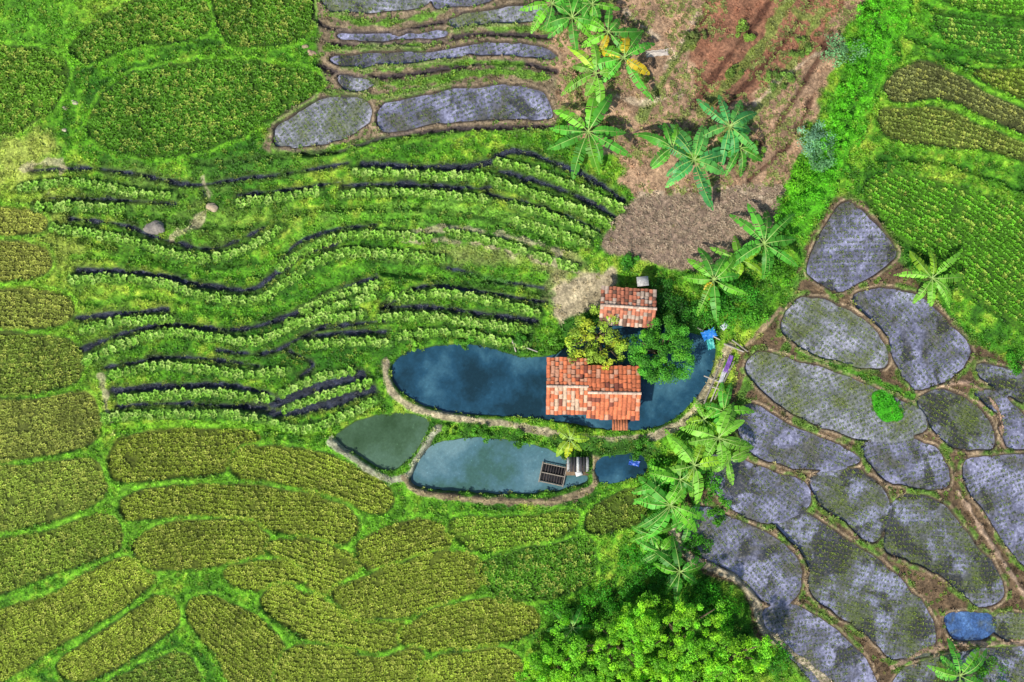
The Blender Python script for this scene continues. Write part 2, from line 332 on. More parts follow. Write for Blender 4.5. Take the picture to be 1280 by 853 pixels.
# ================= materials
def nt(name):
    m=bpy.data.materials.new(name); m.use_nodes=True; n=m.node_tree; b=n.nodes["Principled BSDF"]; return m,n,b
def N(n,t,**k):
    x=n.nodes.new(t)
    for a,b in k.items(): setattr(x,a,b)
    return x
def noise(n,scale,detail=4,rough=.6,dim='3D',dist=0.):
    x=N(n,"ShaderNodeTexNoise",noise_dimensions=dim); x.inputs["Scale"].default_value=scale; x.inputs["Detail"].default_value=detail; x.inputs["Roughness"].default_value=rough; x.inputs["Distortion"].default_value=dist
    g=N(n,"ShaderNodeTexCoord"); mp=N(n,"ShaderNodeMapping"); mp.inputs["Rotation"].default_value=(0,0,.6); mp.inputs["Location"].default_value=(131.3,97.7,11.37)
    n.links.new(g.outputs["Object"],mp.inputs[0]); n.links.new(mp.outputs[0],x.inputs["Vector"]); return x
def ramp(n,src,stops):
    r=N(n,"ShaderNodeValToRGB"); e=r.color_ramp.elements
    while len(e)>1: e.remove(e[-1])
    for i,(p,c) in enumerate(stops):
        el_=e[0] if i==0 else e.new(p)
        el_.position=p; el_.color=(*[float(v) for v in c],1) if hasattr(c,'__len__') else (c,c,c,1)
    n.links.new(src,r.inputs[0]); return r
def mul(n,a,b,f=1,bt='MULTIPLY'):
    m=N(n,"ShaderNodeMix",data_type='RGBA',blend_type=bt); m.inputs[0].default_value=f
    n.links.new(a,m.inputs[6]); n.links.new(b,m.inputs[7])
    return m.outputs[2]
def bump(n,b,src,st=.5,dist=.05):
    x=N(n,"ShaderNodeBump"); x.inputs["Strength"].default_value=st; x.inputs["Distance"].default_value=dist
    n.links.new(src,x.inputs["Height"]); n.links.new(x.outputs[0],b.inputs["Normal"])
def mat_terrain():
    m,n,b=nt("terrain_soil_grass")
    a=N(n,"ShaderNodeVertexColor",layer_name="Col")
    f=noise(n,5,6,.7); r=ramp(n,f.outputs[0],[(.3,.35),(.5,1.),(.72,1.9)])
    f2=noise(n,1.1,4); r2=ramp(n,f2.outputs[0],[(.3,.7),(.7,1.3)])
    c=mul(n,a.outputs[0],r.outputs[0]); c=mul(n,c,r2.outputs[0]); n.links.new(c,b.inputs["Base Color"])
    w=N(n,"ShaderNodeAttribute",attribute_name="wet"); mr=N(n,"ShaderNodeMapRange"); mr.inputs[3].default_value=.95; mr.inputs[4].default_value=.15
    n.links.new(w.outputs["Fac"],mr.inputs[0]); n.links.new(mr.outputs[0],b.inputs["Roughness"])
    b.inputs["Specular IOR Level"].default_value=.35
    f3=noise(n,9,5,.7); bump(n,b,f3.outputs[0],.9,.14); return m
def mat_leaf(name,tr=.3,rough=.55):
    m,n,b=nt(name); a=N(n,"ShaderNodeVertexColor",layer_name="Col")
    f=noise(n,2.5,2); r=ramp(n,f.outputs[0],[(.3,.85),(.7,1.15)]); c=mul(n,a.outputs[0],r.outputs[0])
    n.links.new(c,b.inputs["Base Color"]); b.inputs["Roughness"].default_value=rough; b.inputs["Specular IOR Level"].default_value=.3
    t=N(n,"ShaderNodeBsdfTranslucent"); n.links.new(c,t.inputs[0]); mx=N(n,"ShaderNodeMixShader"); mx.inputs[0].default_value=tr
    n.links.new(b.outputs[0],mx.inputs[1]); n.links.new(t.outputs[0],mx.inputs[2]); n.links.new(mx.outputs[0],n.nodes["Material Output"].inputs[0]); return m
def mat_col(name,rough=.8,ns=4,amt=.3,bm=.3):
    m,n,b=nt(name); a=N(n,"ShaderNodeVertexColor",layer_name="Col")
    f=noise(n,ns,5); r=ramp(n,f.outputs[0],[(.3,1-amt),(.7,1+amt)]); c=mul(n,a.outputs[0],r.outputs[0])
    n.links.new(c,b.inputs["Base Color"]); b.inputs["Roughness"].default_value=rough
    bump(n,b,f.outputs[0],bm,.03); return m
def mat_paddy(kind):
    m,n,b=nt("paddy_shallow_water_"+kind)
    base={'p':(A(160,160,186),A(118,118,138),A(98,96,84)),'g':(A(164,164,176),A(126,128,126),A(112,118,76)),'o':(A(150,152,174),A(104,104,98),A(94,102,54)),'b':(A(92,128,176),A(64,98,150),A(90,98,84))}[kind]  # pale lilac and blue tones paint sky reflection into the silty mud colour
    f=noise(n,.36,6,.62,'2D',.3); f2=noise(n,5.5,4,.7,'2D'); f3=noise(n,.34,6,.6,'2D',.3); f4=noise(n,1.4,4,.6,'2D')
    r=ramp(n,f.outputs[0],[(.38,base[0]),(.5,base[1]),(.64,base[2])])
    r2=ramp(n,f2.outputs[0],[(.3,.55),(.5,.95),(.62,1.2),(.72,1.9)])
    r4=ramp(n,f4.outputs[0],[(.35,.8),(.65,1.2)])
    c=mul(n,mul(n,r.outputs[0],r2.outputs[0]),r4.outputs[0])
    lo={'p':.6,'g':.64,'o':.53,'b':.6}[kind]
    pool=ramp(n,f3.outputs[0],[(lo-.02,0.),(lo+.05,.88)])
    pc=ramp(n,f2.outputs[0],[(.4,A(38,38,30)),(.6,A(70,66,42)),(.72,A(130,125,84))])
    mx=N(n,"ShaderNodeMix",data_type='RGBA'); n.links.new(pool.outputs[0],mx.inputs[0]); n.links.new(c,mx.inputs[6]); n.links.new(pc.outputs[0],mx.inputs[7])
    n.links.new(mx.outputs[2],b.inputs["Base Color"])
    rr=ramp(n,f.outputs[0],[(.35,.05),(.6,.22)]); n.links.new(rr.outputs[0],b.inputs["Roughness"])
    b.inputs["Specular IOR Level"].default_value=1.0
    b.inputs["Coat Weight"].default_value=.6; b.inputs["Coat Roughness"].default_value=.03; b.inputs["Coat IOR"].default_value=1.6
    bump(n,b,f2.outputs[0],.22,.04); return m
def mat_water(kind):
    m,n,b=nt("water_"+kind)
    cs={'blue':(A(40,80,102),A(72,116,134),A(28,56,68)),'green':(A(74,102,74),A(92,122,100),A(56,82,52)),'grey':(A(86,124,134),A(114,148,154),A(70,106,98))}[kind]
    f=noise(n,.24,6,.6,'2D',.15); r=ramp(n,f.outputs[0],[(.34,cs[2]),(.5,cs[0]),(.68,cs[1])])  # silt mottling that also paints cloud reflections into the water colour
    fs=noise(n,4.5,4,.7,'2D'); rs=ramp(n,fs.outputs[0],[(.35,.88),(.6,1.02),(.72,1.15),(.78,2.4)])
    n.links.new(mul(n,r.outputs[0],rs.outputs[0]),b.inputs["Base Color"])
    b.inputs["Roughness"].default_value=.05; b.inputs["IOR"].default_value=1.33
    f2=noise(n,2.2,3); bump(n,b,f2.outputs[0],.15,.05); return m
ny,nx=GX.shape
V=np.c_[((GX-CX)*S).ravel(),((CY-GY)*S).ravel(),Z.ravel()]
idx=np.arange(nx*ny).reshape(ny,nx)
F=np.c_[idx[1:,:-1].ravel(),idx[1:,1:].ravel(),idx[:-1,1:].ravel(),idx[:-1,:-1].ravel()]
new_mesh_obj("terraced_hillside_terrain",V,F,mat_terrain(),np.clip(C,.002,1).reshape(-1,3),True,extra={"wet":Wt.ravel()})
m,n,b=nt("distant_field_grass"); f=noise(n,.06,8); r=ramp(n,f.outputs[0],[(.35,A(50,110,15)),(.6,A(110,165,30))]); n.links.new(r.outputs[0],b.inputs["Base Color"]); b.inputs["Roughness"].default_value=1
new_mesh_obj("ground",[(-1500,-1500,-3),(1500,-1500,-3),(1500,1500,-3),(-1500,1500,-3)],[(0,1,2,3)],m)
def zat(px,py,arr=None):
    a=Z if arr is None else arr
    i=np.clip(np.round((np.asarray(px)+170)/ST).astype(int),0,nx-1); j=np.clip(np.round((np.asarray(py)+170)/ST).astype(int),0,ny-1)
    return a[j,i]
def sheet(name,P,z,mat,off):
    T=np.roll(P,-1,0)-np.roll(P,1,0); nrm=np.c_[T[:,1],-T[:,0]]; nrm/=np.linalg.norm(nrm,axis=1)[:,None]+1e-9
    ar=np.sum(P[:,0]*np.roll(P[:,1],-1)-P[:,1]*np.roll(P[:,0],-1)); 
    if ar<0: nrm=-nrm
    Q=P+nrm*off
    import bmesh
    bm=bmesh.new(); vs=[bm.verts.new(((x-CX)*S,(CY-y)*S,z)) for x,y in Q]; f=bm.faces.new(vs); f.normal_update()
    if f.normal.z<0: f.normal_flip()
    bmesh.ops.triangulate(bm,faces=bm.faces[:]); me=bpy.data.meshes.new(name); bm.to_mesh(me); bm.free(); me.materials.append(mat)
    ob=bpy.data.objects.new(name,me); scene.collection.objects.link(ob)
pmats={k:mat_paddy(k) for k in 'pgob'}
for P,kind,zw in padmeta: sheet("flooded_rice_paddy",P,zw,pmats[kind],1.6)
wm={k:mat_water(k) for k in ('blue','green','grey')}
for P,kind,zw in pm: sheet("fish_pond",P,zw,wm[kind],2.2)
# ================= plant scatter
def leaf_template(nl,r,h,w,seed,droop=.6,up=0.):
    rg=np.random.default_rng(seed); V=[];F=[];sh=[]
    for i in range(nl):
        a=2*math.pi*(i+rg.random()*.7)/nl; rr=r*(.7+.5*rg.random()); hh=h*(.6+.6*rg.random()); ca,sa=math.cos(a),math.sin(a)
        k=len(V); mr=.5*rr
        V+= [(ca*.02,sa*.02,up),(ca*mr-sa*w/2,sa*mr+ca*w/2,hh),(ca*rr,sa*rr,hh*droop),(ca*mr+sa*w/2,sa*mr-ca*w/2,hh)]
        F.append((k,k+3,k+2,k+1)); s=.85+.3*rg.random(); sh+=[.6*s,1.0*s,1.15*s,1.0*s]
    return np.array(V),np.array(F),np.array(sh)
def scatter(name,temps,X,Y,z,scale,col,mat):
    n=len(X); which=rng.integers(0,len(temps),n); Vs=[];Fs=[];Cs=[];o=0
    for ti,(tv,tf,tsh) in enumerate(temps):
        m=which==ti; k=m.sum()
        if k==0: continue
        a=rng.random(k)*2*math.pi; s=scale[m]; ca=np.cos(a)[:,None]*s[:,None]; sa=np.sin(a)[:,None]*s[:,None]
        vx=tv[None,:,0]*ca-tv[None,:,1]*sa+((X[m]-CX)*S)[:,None]; vy=tv[None,:,0]*sa+tv[None,:,1]*ca+((CY-Y[m])*S)[:,None]
        vz=tv[None,:,2]*s[:,None]+z[m][:,None]
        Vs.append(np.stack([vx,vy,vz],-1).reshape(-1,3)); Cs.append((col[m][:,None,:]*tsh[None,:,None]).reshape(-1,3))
        Fs.append((tf[None]+(np.arange(k)*len(tv))[:,None,None]).reshape(-1,4)+o); o+=k*len(tv)
    return new_mesh_obj(name,np.concatenate(Vs),np.concatenate(Fs),mat,np.clip(np.concatenate(Cs),.002,1))
ML=mat_leaf("grass_blades",.35)
X=np.concatenate([r[0] for r in rice_pts]);Y=np.concatenate([r[1] for r in rice_pts]);cc=np.concatenate([r[2] for r in rice_pts]);sc=np.concatenate([r[3] for r in rice_pts])
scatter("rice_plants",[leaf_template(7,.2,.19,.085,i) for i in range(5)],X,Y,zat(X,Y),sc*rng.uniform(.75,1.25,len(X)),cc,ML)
n=150000; X=rng.uniform(-80,1360,n);Y=rng.uniform(-80,935,n); g=zat(X,Y,G); clump=fbm(X,Y,9,401,2)
k=(rng.random(n)<g*(.2+1.2*ss(.35,.65,clump))*.8); X=X[k];Y=Y[k]
i=np.clip(np.round((X+170)/ST).astype(int),0,nx-1);j=np.clip(np.round((Y+170)/ST).astype(int),0,ny-1)
gc=C[j,i]*(rng.uniform(.75,1.8,len(X))[:,None]); yy=(rng.random(len(X))<.13)[:,None]; gc=np.where(yy,gc*.6+A(195,212,85)*.42,gc)
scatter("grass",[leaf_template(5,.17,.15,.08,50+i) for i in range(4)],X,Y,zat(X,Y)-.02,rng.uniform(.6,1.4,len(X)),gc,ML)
X,Y=vegX.T; vc=A(152,208,76)*rng.uniform(.75,1.4,len(X))[:,None]; yy=(rng.random(len(X))<.32)[:,None]; vc=np.where(yy,A(192,230,115)*rng.uniform(.95,1.3,len(X))[:,None],vc)
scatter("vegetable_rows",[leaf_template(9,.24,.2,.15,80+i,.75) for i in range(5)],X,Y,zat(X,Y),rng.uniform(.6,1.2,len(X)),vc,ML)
Xs=[];Ys=[];cs=[];zs=[]
for P,kind,zw in padmeta:
    if kind=='b': continue
    a=rng.uniform(-.5,.9); x0,y0=P.min(0);x1,y1=P.max(0); R=max(x1-x0,y1-y0)
    I,J=np.meshgrid(np.arange(-R,R,4.6),np.arange(-R,R,6.0)); I=I.ravel()+rng.normal(0,.7,I.size);J=J.ravel()+rng.normal(0,.5,J.size); J=J+np.sin(I/30)*3
    x=(x0+x1)/2+I*math.cos(a)-J*math.sin(a); y=(y0+y1)/2+I*math.sin(a)+J*math.cos(a)
    m=inside(x,y,P)&(segdist(x,y,P,True)>1.5)&(fbm(x,y,30,303,3)+rng.random(x.shape)*.3>.44-(kind!='p')*.08)
    x=x[m];y=y[m]; Xs.append(x);Ys.append(y);zs.append(np.full(len(x),zw-.01)); cs.append((A(136,160,58) if kind!='p' else A(128,148,72))*rng.uniform(.6,1.4,len(x))[:,None])
X=np.concatenate(Xs);Y=np.concatenate(Ys)
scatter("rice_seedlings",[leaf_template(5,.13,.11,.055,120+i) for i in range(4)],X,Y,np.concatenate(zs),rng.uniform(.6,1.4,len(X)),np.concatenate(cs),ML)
def inpoly_pts(P,n):
    P=crom(P,True,4); x0,y0=P.min(0);x1,y1=P.max(0); x=rng.uniform(x0,x1,n);y=rng.uniform(y0,y1,n); m=inside(x,y,P); return x[m],y[m]
x1_,y1_=inpoly_pts([(700,-20),(1062,-20),(1040,60),(1020,120),(990,200),(960,235),(800,240),(770,190),(720,150)],5600)
m=fbm(x1_,y1_,30,505,3)>.42; x1_=x1_[m];y1_=y1_[m]
x2_,y2_=inpoly_pts(MR,3400); x3_,y3_=inpoly_pts([(752,308),(790,252),(860,243),(962,230),(978,245),(957,292),(930,320),(870,338),(800,326)],1800)
x4_,y4_=inpoly_pts([(390,0),(690,0),(690,165),(350,190),(345,165),(405,110)],1600)
X=np.r_[x1_,x2_,x3_,x4_];Y=np.r_[y1_,y2_,y3_,y4_]; base=np.r_[np.tile(A(155,165,90),(len(x1_),1)),np.tile(A(112,150,48),(len(x2_),1)),np.tile(A(185,165,138),(len(x3_),1)),np.tile(A(120,160,60),(len(x4_),1))]
m=(zat(X,Y,Wt)<.3)
for P,kind,zw in padmeta: m&=~inside(X,Y,P)
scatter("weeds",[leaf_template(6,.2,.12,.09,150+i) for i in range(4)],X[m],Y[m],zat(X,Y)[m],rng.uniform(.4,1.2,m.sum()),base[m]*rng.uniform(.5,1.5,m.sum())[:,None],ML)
# ================= helpers for trees
def Wz(px,py,z):
    f=(CH-z)/CH; return (px-CX)*S*f,(CY-py)*S*f
def tube(pts,rad,sides=8):
    V=[];F=[]; pts=[Vector(p) for p in pts]
    for i,p in enumerate(pts):
        d=(pts[min(i+1,len(pts)-1)]-pts[max(i-1,0)]).normalized(); u=d.orthogonal().normalized(); v=d.cross(u)
        for k in range(sides):
            a=2*math.pi*k/sides; V.append(p+(u*math.cos(a)+v*math.sin(a))*rad[i])
    for i in range(len(pts)-1):
        for k in range(sides):
            F.append((i*sides+k,i*sides+(k+1)%sides,(i+1)*sides+(k+1)%sides,(i+1)*sides+k))
    return V,F
def joinp(parts):
    V=[];F=[];C_=[]
    for v,f,c in parts:
        o=len(V); V+=[tuple(p) for p in v]; F+=[tuple(i+o for i in q) for q in f]
        c=np.asarray(c); C_.append(np.tile(c,(len(v),1)) if c.ndim==1 else c)
    return np.array(V),np.array(F),np.concatenate(C_)
MB=mat_col("bark_wood",.85,8,.4); MT=mat_leaf("tree_leaves",.4)
def cloud(cent,rad,nper,size,cols,upb=.5,flat=.7,asp=.5):
    n=len(cent); ids=np.repeat(np.arange(n),nper); m=len(ids)
    d=rng.normal(size=(m,3)); d/=np.linalg.norm(d,axis=1)[:,None]; rr=rng.random(m)**.4
    off=d*rr[:,None]*rad[ids][:,None]; off[:,2]*=flat; p=cent[ids]+off
    nn=d*.5+rng.normal(size=(m,3))*.4; nn[:,2]+=upb+.4; nn/=np.linalg.norm(nn,axis=1)[:,None]
    tt=np.cross(nn,rng.normal(size=(m,3))); tt/=np.linalg.norm(tt,axis=1)[:,None]+1e-9; bb=np.cross(nn,tt)
    l=size*rng.uniform(.6,1.4,m)[:,None]; w=l*asp
    V=np.stack([p-tt*l/2,p+bb*w/2,p+tt*l/2,p-bb*w/2],1).reshape(-1,3)
    F=np.arange(m*4).reshape(-1,4)
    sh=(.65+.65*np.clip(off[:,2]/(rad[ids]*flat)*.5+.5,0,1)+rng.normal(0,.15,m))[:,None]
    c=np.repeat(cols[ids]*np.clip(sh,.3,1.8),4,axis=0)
    return V,F,c
def tree(name,px,py,rpx,h,col,nclump=60,nper=90,size=.2,crad=.5,yellow=.2,flat=.55,seed=1,ragged=.3,upb=.5):
    rg=np.random.default_rng(seed); e=empty(name)
    zc=h*.72; x,y=Wz(px,py,zc+float(zat(px,py))); z0=float(zat(px,py))-.2; R=rpx*S
    e.location=(x,y,z0)
    a=rg.random(nclump)*2*math.pi; lobes=1+ragged*np.sin(a*3+seed)+ragged*.6*np.sin(a*5+seed*2); r=np.sqrt(rg.random(nclump))*R*.88*lobes
    zz=zc+(h*.32)*np.sqrt(np.clip(1-(r/(R*1.25))**2,0,1))*rg.uniform(-.6,1,nclump)
    cen=np.c_[r*np.cos(a),r*np.sin(a),zz]; rad=crad*rg.uniform(.6,1.3,nclump)
    cols=np.asarray(col)[None]*rg.uniform(.6,1.3,nclump)[:,None]; yy=(rg.random(nclump)<yellow)[:,None]; cols=np.where(yy,cols*np.array([1.6,1.25,1.0]),cols)
    V,F,c=cloud(cen,rad,nper,size,cols,upb,flat+.2)
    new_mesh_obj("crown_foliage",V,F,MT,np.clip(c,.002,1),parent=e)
    parts=[]; v,f=tube([(0,0,0),(.08,.03,h*.3),(0,0,h*.6),(.05,0,h*.8)],[R*.09+.05,R*.07+.04,R*.05+.03,.03]); parts.append((v,f,A(105,88,65)))
    for i in range(min(14,nclump)):
        cpt=cen[i]; v,f=tube([(0,0,h*rg.uniform(.25,.5)),tuple(cpt*.5+np.array([0,0,h*.2])),tuple(cpt)],[R*.04+.02,R*.025+.015,.012],6); parts.append((v,f,A(105,90,65)))
    V,F,c=joinp(parts); new_mesh_obj("trunk_and_limbs",V,F,MB,c,True,parent=e)
MBn=mat_leaf("banana_leaf",.35,.45)
def banana(px,py,rpx,n,seed,col,yel=0,h=1.7):
    rpx*=1.22
    rg=np.random.default_rng(seed); e=empty("banana_plant"); z0=float(zat(px,py)); x,y=Wz(px,py,z0+h); e.location=(x,y,z0-.05)
    V=[];F=[];Cc=[]
    def q(a,b,c,d,cl):
        k=len(V); V.extend([a,b,c,d]); F.append((k,k+1,k+2,k+3)); Cc.extend([cl]*4)
    for i in range(n):
        az=2*math.pi*(i*.382*1.0+rg.random()*.08)+seed; L=rpx*S*rg.uniform(.65,1.15)*(1 if i>1 else .7); wmax=rg.uniform(.28,.42)*(rpx/46)**.5
        el=rg.uniform(.35,.85); dr=el+rg.uniform(.1,.5); base=np.array(col)*rg.uniform(.65,1.35); 
        if i<yel: base=A(240,210,50)*rg.uniform(.9,1.2)
        elif rg.random()<.25: base=base*np.array([1.7,1.25,.9])
        da=np.array([math.cos(az),math.sin(az),0]); sd=np.array([-math.sin(az),math.cos(az),0]); curve=rg.uniform(-.3,.3)
        def P(s): return da*L*s*.97+sd*curve*L*s*s+np.array([0,0,h+L*(el*s-dr*s*s)])
        ns=18
        for side in (-1,1):
            tear=0
            for k in range(ns):
                s0=.14+.86*k/ns; s1=.14+.86*(k+1)/ns-(rg.random()<.35)*.024
                w0=wmax*math.sin(math.pi*min(1,(k+.15)/ns)**.75)**.55; w1=wmax*max(0,math.sin(math.pi*min(.999,((k+1)/ns))**.75))**.55
                if rg.random()<.25: tear=rg.uniform(0,.4); 
                jw=1-.25*rg.random()*(rg.random()<.4)
                dz0=-.28*w0-tear*w0; dz1=-.28*w1-tear*w1; sw=.03+tear*.14
                p0=P(s0);p1=P(s1); c_=p1+side*sd*w1*jw+da*sw+np.array([0,0,dz1+.08*w1]); d_=p0+side*sd*w0*jw+da*sw+np.array([0,0,dz0+.08*w0])
                cl=base*rg.uniform(.85,1.15)*(1.08 if side>0 else .9)
                if side>0: q(p0,p1,c_,d_,cl)
                else: q(p0,d_,c_,p1,cl)
        for k in range(9):
            s0=k/9;s1=(k+1)/9; p0=P(s0)+np.array([0,0,.02]);p1=P(s1)+np.array([0,0,.02]); w=.035*(1-s0*.8)
            q(p0-sd*w,p1-sd*w*.85,p1+sd*w*.85,p0+sd*w,A(190,225,120))
    new_mesh_obj("banana_leaves",np.array(V),np.array(F),MBn,np.clip(np.array(Cc),.002,1),parent=e)
    v,f=tube([(0,0,0),(.02,0,h*.5),(0,0,h+.05)],[.14,.11,.06],8); v=[tuple(p) for p in v]
    new_mesh_obj("pseudostem",np.array(v),np.array(f),MB,np.tile(A(130,145,70),(len(v),1)),True,parent=e)
G1=A(102,192,62);G2=A(86,176,92);G3=A(142,212,68)
for b_ in [(715,22,42,10,1,G1,0),(690,5,34,9,2,G1,0),(780,72,44,9,3,G1,3),(745,92,36,8,4,G3,0),(735,165,46,12,5,G1,0),(912,158,42,12,6,G2,0),(868,200,48,13,7,G2,0),(840,185,36,9,8,G1,0),
           (955,305,42,11,9,G1,0),(892,350,40,10,10,G1,1),(925,325,30,8,11,G3,0),(1165,348,36,11,12,G3,0),(898,548,42,11,13,G3,0),(868,582,40,10,14,G3,0),(838,632,42,12,15,G1,0),(850,715,34,10,16,A(80,165,45),0),
           (850,600,36,8,17,G1,0),(812,668,28,8,18,G1,0),(712,549,20,9,19,A(175,215,60),0),(715,785,26,8,20,G1,0),(1200,845,36,9,21,G1,0),(905,515,30,8,22,G1,0),(760,40,34,8,23,G1,1),(740,5,34,8,24,G1,0),(925,185,30,8,25,G1,0),(880,525,26,7,26,G3,0),(820,610,26,7,27,G1,0),(860,650,28,8,28,G1,0),(825,690,28,8,29,G1,0),(910,575,28,8,30,G3,0)]:
    banana(b_[0],b_[1],b_[2],b_[3],b_[4],b_[5],b_[6],h=1.7 if b_[2]>30 else 1.1)
tree("round_leafy_tree",828,440,45,3.6,A(98,182,52),105,150,.13,.42,.12,.6,3,.04)
tree("light_green_tree",748,422,42,3.4,A(170,205,68),64,60,.17,.38,.3,.6,4,.25)
tree("light_green_tree",738,450,25,2.8,A(160,195,68),24,50,.16,.35,.3,.6,5,.2)
for i,(x,y,r,h) in enumerate([(700,838,52,4.2),(775,812,55,5.0),(850,798,55,5.2),(915,825,48,4.4),(815,860,50,4.6),(740,880,60,4.5),(880,870,60,4.5),(800,780,30,4.8),(680,850,36,3.6)]):
    tree("broadleaf_tree",x,y,r,h,A(138,218,46),85,110,.15,.38,.35,.5,10+i,.25)
def shrub(name,px,py,rpx,h,col,nper=60,size=.15,seed=1):
    z0=float(zat(px,py)); x,y=Wz(px,py,z0+h*.6); k=max(6,int(rpx*.7)); rg=np.random.default_rng(seed)
    a=rg.random(k)*6.283; r=np.sqrt(rg.random(k))*rpx*S*.8; cen=np.c_[x+r*np.cos(a),y+r*np.sin(a),z0+h*.35+h*.4*rg.random(k)]
    cols=np.asarray(col)[None]*1.2*rg.uniform(.55,1.4,k)[:,None]
    V,F,c=cloud(cen,h*.38*rg.uniform(.7,1.2,k),nper,size,cols,.6,.9)
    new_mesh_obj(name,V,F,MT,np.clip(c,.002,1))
sh=[(1055,62,28,1.2,A(125,178,115)),(1020,170,26,1.2,A(130,180,138)),(1025,195,22,1.0,A(115,170,108)),(925,375,34,1.4,A(66,145,32)),(900,390,26,1.2,A(80,158,38)),(840,385,24,1.3,A(45,105,25)),
(825,365,22,1.2,A(52,115,25)),(790,330,12,.9,A(75,150,40)),(940,395,22,1,A(100,170,42)),(770,740,30,1.4,A(66,148,24)),(800,710,34,1.3,A(60,140,22)),(740,760,28,1.2,A(84,168,28)),(880,750,34,1.4,A(64,148,20)),
(905,770,26,1.2,A(88,175,24)),(965,820,26,1.2,A(66,140,22)),(690,428,14,.8,A(105,165,45)),(650,425,12,.7,A(75,140,35)),(1270,455,16,1,A(75,150,30)),(1240,850,30,1.2,A(85,155,30)),(985,260,22,1.1,A(94,175,28)),
(1000,225,20,1.2,A(110,185,32)),(970,345,20,1,A(98,168,38)),(600,542,16,.6,A(85,150,32)),(560,540,12,.5,A(105,160,38)),(650,548,14,.6,A(75,135,30)),(880,610,26,1.1,A(75,150,26)),(825,590,20,1,A(85,160,32)),
(870,680,22,1,A(66,140,22)),(800,560,18,.8,A(75,140,32)),(580,425,12,.6,A(95,160,42)),(520,430,10,.5,A(125,178,50)),(930,40,16,.7,A(125,160,60)),(975,100,20,.7,A(125,165,68)),(870,45,14,.6,A(110,125,62)),(945,190,14,.6,A(115,160,55)),(870,395,20,1.2,A(66,138,32)),
(900,640,20,.9,A(80,150,30)),(820,720,24,1.0,A(52,125,22)),(700,770,22,1,A(88,165,30)),(920,90,14,.6,A(120,150,60)),(1000,60,16,.6,A(115,150,60)),(800,95,12,.5,A(120,145,60))]
for i,s_ in enumerate(sh): shrub("shrub",*s_,seed=60+i)
for i,(x,y) in enumerate([(1085,20),(1078,55),(1070,90),(1062,120),(1050,150),(1042,180),(1030,215),(1100,0),(1015,240),(1095,45),(1085,85),(1065,175)]):
    shrub("shrub",x+rng.uniform(-6,6),y,18,.8,A(98,185,32),50,.14,seed=200+i)
# ================= house
MTile=mat_col("roof_tile_clay",.8,6,.3,.2); MWd=mat_col("weathered_wood",.85,7,.4,.3)
def box(c,s,rot=0):
    x,y,z=s[0]/2,s[1]/2,s[2]/2; V=[]
    for dz in (-z,z):
        for dx,dy in ((-x,-y),(x,-y),(x,y),(-x,y)):
            V.append((c[0]+dx*math.cos(rot)-dy*math.sin(rot),c[1]+dx*math.sin(rot)+dy*math.cos(rot),c[2]+dz))
    return V,[(0,3,2,1),(4,5,6,7),(0,1,5,4),(1,2,6,5),(2,3,7,6),(3,0,4,7)]
def gable(parent,cx,cy,w,d,ze,zr,rot,cols,rows,cf,seed,ridge=A(220,190,165)):
    rg=np.random.default_rng(seed); V=[];F=[];Cc=[]
    R=Matrix.Rotation(rot,3,'Z')
    def tr(p): q=R@Vector(p); return (q.x+cx,q.y+cy,q.z)
    for sgn in (-1,1):
        for r in range(rows):
            for c in range(cols):
                t0=r/rows;t1=(r+1.12)/rows; xa=-w/2+w*c/cols+rg.normal(0,.015); xb=xa+w/cols*.97; xm=(xa+xb)/2; jit=rg.normal(0,.02)
                y0=sgn*d/2*t0;y1=sgn*d/2*(t1+rg.normal(0,.016)); za=zr+(ze-zr)*t0+jit; zb=zr+(ze-zr)*t1+.045+jit
                k=len(V); hh=.06
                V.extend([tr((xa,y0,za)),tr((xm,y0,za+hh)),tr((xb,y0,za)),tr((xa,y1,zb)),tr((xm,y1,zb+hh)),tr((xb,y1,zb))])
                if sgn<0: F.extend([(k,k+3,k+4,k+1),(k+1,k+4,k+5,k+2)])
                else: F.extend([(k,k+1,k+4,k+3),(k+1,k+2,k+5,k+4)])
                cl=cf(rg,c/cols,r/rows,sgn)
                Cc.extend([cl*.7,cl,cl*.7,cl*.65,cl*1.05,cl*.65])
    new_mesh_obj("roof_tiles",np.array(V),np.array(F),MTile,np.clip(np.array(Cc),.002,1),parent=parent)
    parts=[]
    for sgn in (-1,1):
        b_=[tr((-w/2+.05,0,zr-.04)),tr((w/2-.05,0,zr-.04)),tr((w/2-.05,sgn*d/2,ze-.04)),tr((-w/2+.05,sgn*d/2,ze-.04)),
            tr((-w/2+.05,0,zr-.1)),tr((w/2-.05,0,zr-.1)),tr((w/2-.05,sgn*d/2,ze-.1)),tr((-w/2+.05,sgn*d/2,ze-.1))]
        parts.append((b_,[(0,1,2,3),(4,7,6,5),(3,2,6,7),(0,3,7,4),(1,5,6,2)],A(90,65,48)))
    V,F,c=joinp(parts); new_mesh_obj("roof_boards",V,F,MWd,c,parent=parent)
    parts=[]
    nr=int(w/.34)
    for i in range(nr):
        xa=-w/2+w*i/nr; v,f=tube([tr((xa,0,zr+.03)),tr((xa+w/nr*1.08,0,zr+.055))],[.1,.115],8); parts.append((v,f,ridge*rg.uniform(.7,1.2)))
    V,F,c=joinp(parts); new_mesh_obj("ridge_tiles",V,F,MTile,c,parent=parent)
def cf_new(rg,u,v,s):
    b=A(236,132,84)*rg.uniform(.65,1.2)
    if rg.random()<.14: b=A(240,175,138)*rg.uniform(.8,1)
    if rg.random()<.1: b=A(145,78,56)
    return b
def cf_left(rg,u,v,s):
    b=cf_new(rg,u,v,s)
    if s>0 and rg.random()<.35: b=A(225,160,122)
    if s<0 and v<.75 and u>.1 and rg.random()<.5: b=A(238,200,165)*rg.uniform(.8,1)
    return b
